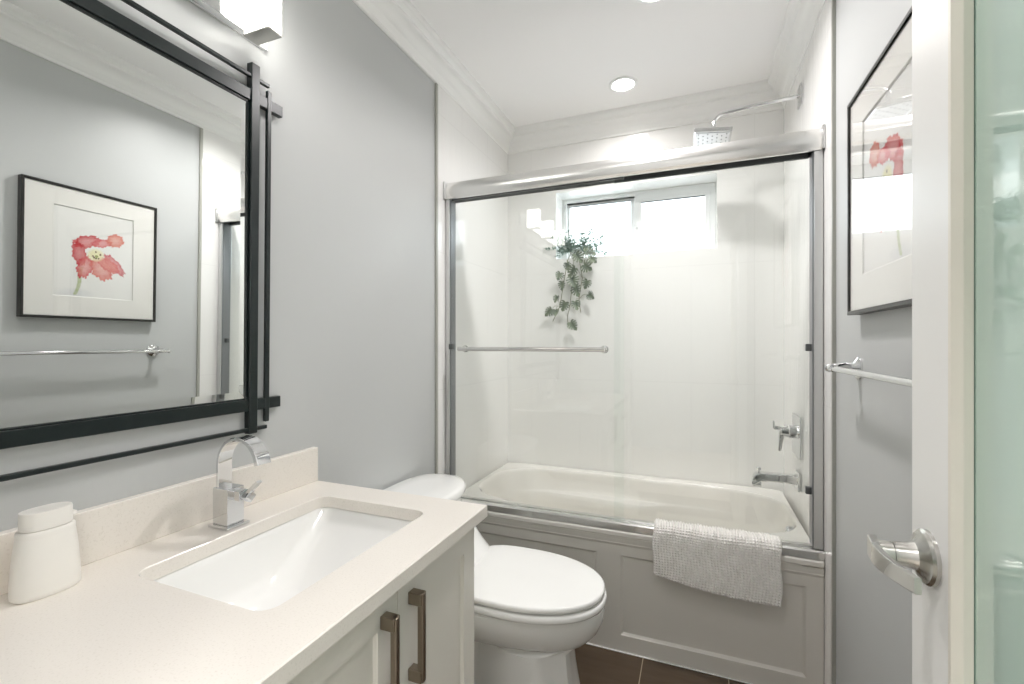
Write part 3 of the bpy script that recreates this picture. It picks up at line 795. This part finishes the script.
# ------------------------------------------------------------ vanity light
vl = thing('vanity_light', 'chrome bar wall light with lit square glass shades above the mirror', 'wall light', (XL, 0.56, 2.035))
finish(B(XL + .0005, XL + .012, 0.20, 0.915, 2.040, 2.125, .002), 'back_plate', M_white, vl)
finish(B(XL + .012, XL + .034, 0.22, 0.868, 2.036, 2.100, .003), 'light_bar', M_chrome, vl)
def shade(yc):
    bm = bmesh.new()
    loft(bm, [rrect(XL + .034, -0.975, yc - .0195, yc + .0195, .003, z, 2) for z in (2.024, 2.027, 2.145, 2.148)])
    s = finish(bm, 'glass_shade', M_shade, vl)
    bm = bmesh.new(); box(bm, XL + .034, -0.975, yc - .0205, yc + .0205, 2.019, 2.0245, .001); finish(bm, 'shade_rim', M_satin, s)
for yc in (0.845, 0.535, 0.225): shade(yc)

# ------------------------------------------------------------ framed tulip print
PY0, PY1, PZ0, PZ1 = 1.020, 1.534, 1.319, 1.903
PX = 0.394
pf = thing('framed_picture', 'black-framed tulip watercolour print hanging on the right wall', 'picture', (XR - .001, 1.256, PZ0))
fw = 0.010; bm = bmesh.new()
for (a, b, c, d) in ((PY0, PY1, PZ0, PZ0 + fw), (PY0, PY1, PZ1 - fw, PZ1), (PY0, PY0 + fw, PZ0 + fw, PZ1 - fw), (PY1 - fw, PY1, PZ0 + fw, PZ1 - fw)):
    box(bm, PX, XR - .001, a, b, c, d, .001, 1)
finish(bm, 'frame', M_pframe, pf)
HY, HZ = PY1 - PY0, PZ1 - PZ0
def ab(a, b, x): return Vector((x, PY0 + a * HY, PZ0 + b * HZ))
wa, wb, wc, wd = 0.205, 0.80, 0.17, 0.846
bm = bmesh.new()
def rect4(a0, a1, b0, b1, x): return [ab(a0, b0, x), ab(a1, b0, x), ab(a1, b1, x), ab(a0, b1, x)]
loft(bm, [rect4(.021, .979, .020, .980, PX + .009), rect4(.021, .979, .020, .980, PX + .006), rect4(wa, wb, wc, wd, PX + .006), rect4(wa + .004, wb - .004, wc + .004, wd - .004, PX + .0085)], cap0=False, cap1=False)
finish(bm, 'mat_board', M_matte, pf, smooth=False)
# print painted as watercolour, colours stored per face corner
def blob(a, b, ca, cb, ra, rb, ang):
    da, db = a - ca, (b - cb) * HZ / HY; c, s = math.cos(ang), math.sin(ang)
    u, v = (da * c + db * s) / ra, (-da * s + db * c) / rb
    return u, v, u * u + v * v
R_ = random.Random(3)
ph = [R_.uniform(0, 6) for _ in range(40)]
def paint(a, b):
    a -= 0.02; b += 0.015
    base_ = [0.85, 0.85, 0.825]
    n = 0.5 + 0.5 * math.sin(61 * a + 3 * math.sin(47 * b + 1)) * math.sin(53 * b + 2 * math.sin(39 * a))
    col = base_
    def mixin(col, c2, t): t = max(0, min(1, t)); return [col[i] * (1 - t) + c2[i] * t for i in range(3)]
    # soft shadow wash at foot
    u, v, q = blob(a, b, .34, .21, .15, .055, 0.05)
    if q < 1: col = mixin(col, (.55, .57, .62), .45 * (1 - q) * (0.5 + 0.5 * n))
    # stem
    t = (b - .20) / (.42 - .20)
    if 0 <= t <= 1:
        ca = .335 + .055 * t + .01 * math.sin(t * 5); w_ = .012 + .004 * t
        if abs(a - ca) < w_: col = mixin(col, (.42, .50, .22), .85 * (0.6 + .4 * n))
    petals = [  # ca, cb, ra, rb, ang, colour inner, colour outer
        (.42, .62, .105, .052, 0.35, (.80, .22, .22), (.62, .03, .05)),
        (.365, .52, .050, .105, 0.15, (.75, .10, .12), (.55, .02, .03)),
        (.405, .42, .055, .100, -0.25, (.85, .42, .36), (.66, .06, .10)),
        (.53, .42, .078, .105, 0.5, (.86, .45, .36), (.72, .18, .14)),
        (.63, .465, .115, .042, -0.85, (.82, .40, .40), (.60, .10, .14)),
        (.58, .46, .10, .05, -0.6, (.88, .50, .42), (.75, .20, .20)),
        (.53, .625, .080, .035, 0.25, (.85, .35, .35), (.70, .08, .12)),
        (.635, .665, .068, .058, 0.35, (.86, .46, .32), (.72, .20, .13)),
    ]
    for i, (ca, cb, ra, rb, an, ci, co) in enumerate(petals):
        u, v, q = blob(a, b, ca, cb, ra, rb, an)
        wob = 1 + 0.08 * math.sin(7 * math.atan2(v, u) + ph[i]) + 0.07 * math.sin(17 * math.atan2(v, u) + ph[i + 8])
        q /= wob * wob
        if q < 1:
            st = 0.5 + 0.5 * math.sin(v * 14 + ph[i] + 2 * u)
            f = min(1, q * 0.75 + 0.3 * st); c_ = [(ci[k] * (1 - f) + co[k] * f) * (.88, .6, .6)[k] for k in range(3)]
            col = mixin(col, c_, .72 + .28 * min(1, q * 1.2) * (0.6 + .4 * n))
    u, v, q = blob(a, b, .485, .525, .062, .055, 0.3)
    if q < 1.3: col = mixin(col, (.84, .80, .50), 1.1 * (1.3 - q))
    for i in range(7):
        an = ph[i + 20]; sa, sb = .492 + .03 * math.cos(an), .525 + .026 * math.sin(an)
        if math.hypot(a - sa, b - sb) < .007: col = (.16, .10, .05)
    if math.hypot(a - .49, b - .515) < .012: col = (.30, .33, .10)
    return col
NA, NB = 130, 150
bm = bmesh.new(); gv = [[bm.verts.new(ab(wa - .005 + (wb - wa + .01) * i / NA, wc - .005 + (wd - wc + .01) * k / NB, PX + .010)) for i in range(NA + 1)] for k in range(NB + 1)]
for k in range(NB):
    for i in range(NA): bm.faces.new((gv[k][i], gv[k][i + 1], gv[k + 1][i + 1], gv[k + 1][i]))
pr = finish(bm, 'print', mat('watercolour_print', (1, 1, 1), 0.9), pf, smooth=False)
at = pr.data.color_attributes.new('ink', 'FLOAT_COLOR', 'POINT')
lx, ly, lz = WL[pf.name]
for i, v in enumerate(pr.data.vertices):
    a = (v.co.y + ly - PY0) / HY; b = (v.co.z + lz - PZ0) / HZ
    at.data[i].color = (*paint(a, b), 1)
pm = pr.data.materials[0]; an_ = nd(pm, 'ShaderNodeVertexColor'); an_.layer_name = 'ink'; lk(pm, an_.outputs[0], base(pm))
finish(B(PX + .003, PX + .005, PY0 + fw - .002, PY1 - fw + .002, PZ0 + fw - .002, PZ1 - fw + .002), 'glass', M_pglass, pf)

# ------------------------------------------------------------ towel bar on the right wall
tb = thing('towel_bar', 'chrome towel bar with two posts on the right wall below the picture', 'towel bar', (XR, 1.25, 1.185))
bm = bmesh.new(); tube(bm, [(0.363, 0.880, 1.170), (0.363, 1.585, 1.170)], 0.0085); finish(bm, 'bar', M_chrome, tb)
for yy in (0.918, 1.540):
    bm = bmesh.new()
    disc_stack(bm, 0, (XR, yy, 1.172), [(0, .031), (-.005, .031), (-.009, .027), (-.014, .018), (-.020, .012)], 28)
    tube(bm, [(XR - .012, yy, 1.172), (XR - .035, yy, 1.178), (0.363, yy, 1.172)], .009, rads=[.013, .010, .0115])
    s_ = 1 if yy > 1 else -1
    disc_stack(bm, 1, (0.363, yy, 1.172), [(-.013 * 1, .0095), (-.010, .012), (.010, .012), (.013, .0095)], 20)
    disc_stack(bm, 1, (0.363, yy + s_ * .040, 1.170), [(-.008, .008), (-.003, .0115), (.003, .0115), (.007, .007)], 20)
    finish(bm, 'post', M_chrome, tb)

# ------------------------------------------------------------ open door with frosted glass
DX, DT = 0.250, 0.036
dr = bpy.data.objects.new('door_1', None); C.objects.link(dr); dr.location = (DX + DT / 2, -0.02, 0.01); WL[dr.name] = tuple(dr.location); struct(dr)
DY0, DY1 = -0.030, 0.713; st_ = 0.093
bm = bmesh.new()
box(bm, DX, DX + DT, DY1 - st_, DY1, 0.01, 2.04, .0015, 1); box(bm, DX, DX + DT, DY0, DY0 + st_, 0.01, 2.04, .0015, 1)
box(bm, DX, DX + DT, DY0 + st_, DY1 - st_, 0.01, 0.22, 0); box(bm, DX, DX + DT, DY0 + st_, DY1 - st_, 1.94, 2.04, 0)
finish(bm, 'leaf_frame', M_trim, dr)
bm = bmesh.new()
gy0, gy1, gz0, gz1 = DY0 + st_, DY1 - st_, 0.22, 1.94
def dl(d, x): return [Vector((x, gy0 + d, gz0 + d)), Vector((x, gy1 - d, gz0 + d)), Vector((x, gy1 - d, gz1 - d)), Vector((x, gy0 + d, gz1 - d))]
loft(bm, [dl(0, DX + .002), dl(.003, DX - .003), dl(.008, DX - .003), dl(.010, DX), dl(.013, DX + .003), dl(.014, DX + .005), dl(.014, DX + .013), dl(0, DX + .013)], ring=True)
finish(bm, 'glazing_bead', mat('warm_lit_bead', (0.80, 0.77, 0.69), 0.35), dr, ang=20)  # warm light on this bead is put into its colour
bm = bmesh.new()
loft(bm, [dl(0, DX + DT - .002), dl(.006, DX + DT + .003), dl(.014, DX + DT + .003), dl(.022, DX + DT - .009), dl(.022, DX + DT - .013), dl(0, DX + DT - .013)], ring=True)
finish(bm, 'glazing_bead', M_trim, dr, ang=20)
finish(B(DX + .014, DX + .022, gy0 + .001, gy1 - .001, gz0 + .001, gz1 - .001), 'frosted_pane', M_frost, dr)
hy, hz = 0.668, 0.995
bm = bmesh.new()
disc_stack(bm, 0, (DX, hy, hz), [(0, 0.031), (-.004, 0.031), (-.007, .0285), (-.009, .022), (-.014, .0160), (-.022, .0135), (-.034, .013)], 40)
hn = finish(bm, 'handle', M_satin, dr, ang=30)
bm = bmesh.new(); disc_stack(bm, 0, (DX, hy, hz), [(-.0345, .0125), (-.052, .0125)], 30)
loops = []
for i in range(13):
    s = i / 12; y = hy + .013 - s * 0.108; x = DX - .050 - .008 * math.sin(s * PI) + .006 * s; hh = .0125 - .004 * s; tt = .0045 - .0015 * s
    zc = hz + .001 + .004 * s
    loops.append([Vector((x + a, y, zc + b)) for a, b in ((-tt, -hh + .001), (-tt + .001, -hh), (tt - .001, -hh), (tt, -hh + .001), (tt, hh - .001), (tt - .001, hh), (-tt + .001, hh), (-tt, hh - .001))])
loft(bm, loops); finish(bm, 'lever', M_satin, hn, ang=40)
for zc in (0.25, 1.05, 1.82):
    bm = bmesh.new(); disc_stack(bm, 2, (DX + DT + .004, DY0 - .004, zc - .045), [(0, .006), (.09, .006)], 12); finish(bm, 'hinge', M_satin, dr)

# ------------------------------------------------------------ trailing plant on the window ledge
px_, py_ = -0.655, 2.700
pl = thing('trailing_plant', 'trailing monstera vine hanging from the left corner of the window ledge', 'plant', (px_, py_, WZ0))
bm = bmesh.new(); loops = []
for z, r in ((0, .030), (.003, .033), (.045, .040), (.052, .042), (.054, .039), (.046, .036)):
    loops.append([Vector((px_ + r * 1.2 * math.cos(2 * PI * j / 28), py_ + r * math.sin(2 * PI * j / 28), WZ0 + z)) for j in range(28)])
loft(bm, loops); finish(bm, 'pot', M_white, pl)
rp = random.Random(11)
def leaflet(bm, p, d, n, L, wd):
    """simple pointed leaflet"""
    d = d.normalized(); s = d.cross(n).normalized(); n = s.cross(d)
    a = bm.verts.new(p); b = bm.verts.new(p + d * L * .45 + s * wd + n * wd * .3); c = bm.verts.new(p + d * L); e = bm.verts.new(p + d * L * .45 - s * wd + n * wd * .3); m_ = bm.verts.new(p + d * L * .45)
    bm.faces.new((a, b, m_)); bm.faces.new((b, c, m_)); bm.faces.new((c, e, m_)); bm.faces.new((e, a, m_))
bm = bmesh.new()
for k in range(110):
    an = rp.uniform(0, 2 * PI); el = rp.uniform(-0.15, 1.3)
    L = rp.uniform(.07, .165); dirv = Vector((math.cos(an) * math.cos(el) * 1.25, math.sin(an) * math.cos(el) * .5 - .15, math.sin(el) * .95))
    p0 = Vector((px_ + math.cos(an) * .02, py_ + math.sin(an) * .015, WZ0 + .045))
    pts = [p0 + dirv * L * t + Vector((0, 0, -.03 * t * t * math.cos(el))) for t in (0, .25, .5, .75, 1)]
    pts = [Vector((q.x, max(q.y, 2.60), max(q.z, WZ0 + .012))) for q in pts]
    tube(bm, pts, .0008, 4)
    for q in range(1, 5):
        for sgn in (-1, 1):
            dd = Vector((math.cos(an + sgn * 1.1), math.sin(an + sgn * 1.1) * .7, rp.uniform(-.1, .8)))
            leaflet(bm, pts[q], dd, Vector((0, 0, 1)), rp.uniform(.018, .032), .008)
finish(bm, 'foliage', M_leafl, pl, smooth=False)
# monstera leaves with deep cuts, at hand placed spots along the vines (x, z, size, roll)
def monstera(bm, c, size, roll, tilt, yaw):
    half = [(0, 0), (.10, -.15), (.30, -.17), (.46, -.06), (.14, .03), (.54, .08), (.52, .20), (.13, .17), (.53, .32), (.46, .44), (.12, .32), (.42, .56), (.31, .68), (.10, .48), (.22, .78), (.10, .88), (0, .98)]
    R = Matrix.Rotation(yaw, 4, 'Z') @ Matrix.Rotation(tilt, 4, 'X') @ Matrix.Rotation(roll, 4, 'Y')
    def P_(x, z): return c + (R @ Vector((x * size, -abs(x) * .25 * size - .1 * size * z * z, z * size)).to_4d()).to_3d()
    spine = [(0, t) for t in (0, .06, .2, .34, .5, .7, .98)]
    sv_ = [bm.verts.new(P_(0, z)) for _, z in spine]
    for s in (-1, 1):
        hv = [bm.verts.new(P_(s * x, z)) for x, z in half[1:-1]]
        seq = [(0, [0, 1, 2, 3]), (1, [3, 4, 5, 6]), (2, [6, 7, 8, 9]), (3, [9, 10, 11, 12]), (4, [12, 13, 14])]
        for k, idx in seq:
            poly = [sv_[k]] + [hv[i] for i in idx] + [sv_[k + 1]]
            if k == 4: poly = [sv_[4]] + [hv[i] for i in idx] + [sv_[6], sv_[5]]
            try: bm.faces.new(poly if s > 0 else poly[::-1])
            except ValueError: pass
LV = [(-0.640, 1.725, .075, 2.5), (-0.585, 1.735, .080, 1.9), (-0.545, 1.690, .060, 2.2), (-0.700, 1.665, .055, 2.9), (-0.755, 1.600, .060, 3.6), (-0.640, 1.625, .085, 3.7), (-0.590, 1.650, .085, 2.3),
      (-0.745, 1.540, .062, 3.3), (-0.665, 1.565, .085, 3.0), (-0.570, 1.540, .062, 3.4), (-0.640, 1.500, .080, 2.9), (-0.780, 1.440, .050, 3.5), (-0.560, 1.445, .062, 2.2),
      (-0.715, 1.395, .068, 3.5), (-0.640, 1.395, .064, 3.0), (-0.830, 1.350, .066, 3.7), (-0.795, 1.345, .050, 2.9), (-0.675, 1.255, .070, 2.4)]
bm = bmesh.new(); st = bmesh.new()
vines = [[(-0.66, 2.66, 1.79), (-0.665, 2.640, 1.74), (-0.67, 2.635, 1.60), (-0.685, 2.632, 1.45), (-0.70, 2.632, 1.40), (-0.695, 2.633, 1.34)],
         [(-0.64, 2.66, 1.79), (-0.63, 2.640, 1.73), (-0.61, 2.632, 1.62), (-0.63, 2.632, 1.50), (-0.62, 2.633, 1.42)],
         [(-0.68, 2.66, 1.79), (-0.70, 2.640, 1.73), (-0.725, 2.632, 1.58), (-0.745, 2.632, 1.46), (-0.79, 2.633, 1.37)],
         [(-0.62, 2.66, 1.79), (-0.58, 2.640, 1.76), (-0.555, 2.632, 1.70)]]
for v in vines: tube(st, v, .0022, 6)
allp = [Vector(p) for v in vines for p in v]
for (lx_, lz_, sz, roll) in LV:
    lz_ = 1.772 - (1.745 - lz_) * 0.84; lx_ = -0.655 + (lx_ + 0.655) * (0.78 if lx_ < -.655 else 0.95)
    yy = 2.595 + rp.uniform(-.015, .015); c = Vector((lx_, yy, lz_))
    tube(st, [min(allp, key=lambda q: (q - c).length), (Vector(min(allp, key=lambda q: (q - c).length)) + c) / 2 + Vector((0, -.01, .012)), c], .0012, 5)
    monstera(bm, c, sz * 0.86, roll + rp.uniform(-.2, .2), rp.uniform(-.35, .25), rp.uniform(-.5, .5))
finish(st, 'vine', M_stem, pl, smooth=False)
finish(bm, 'monstera_leaves', M_leafd, pl, smooth=False)
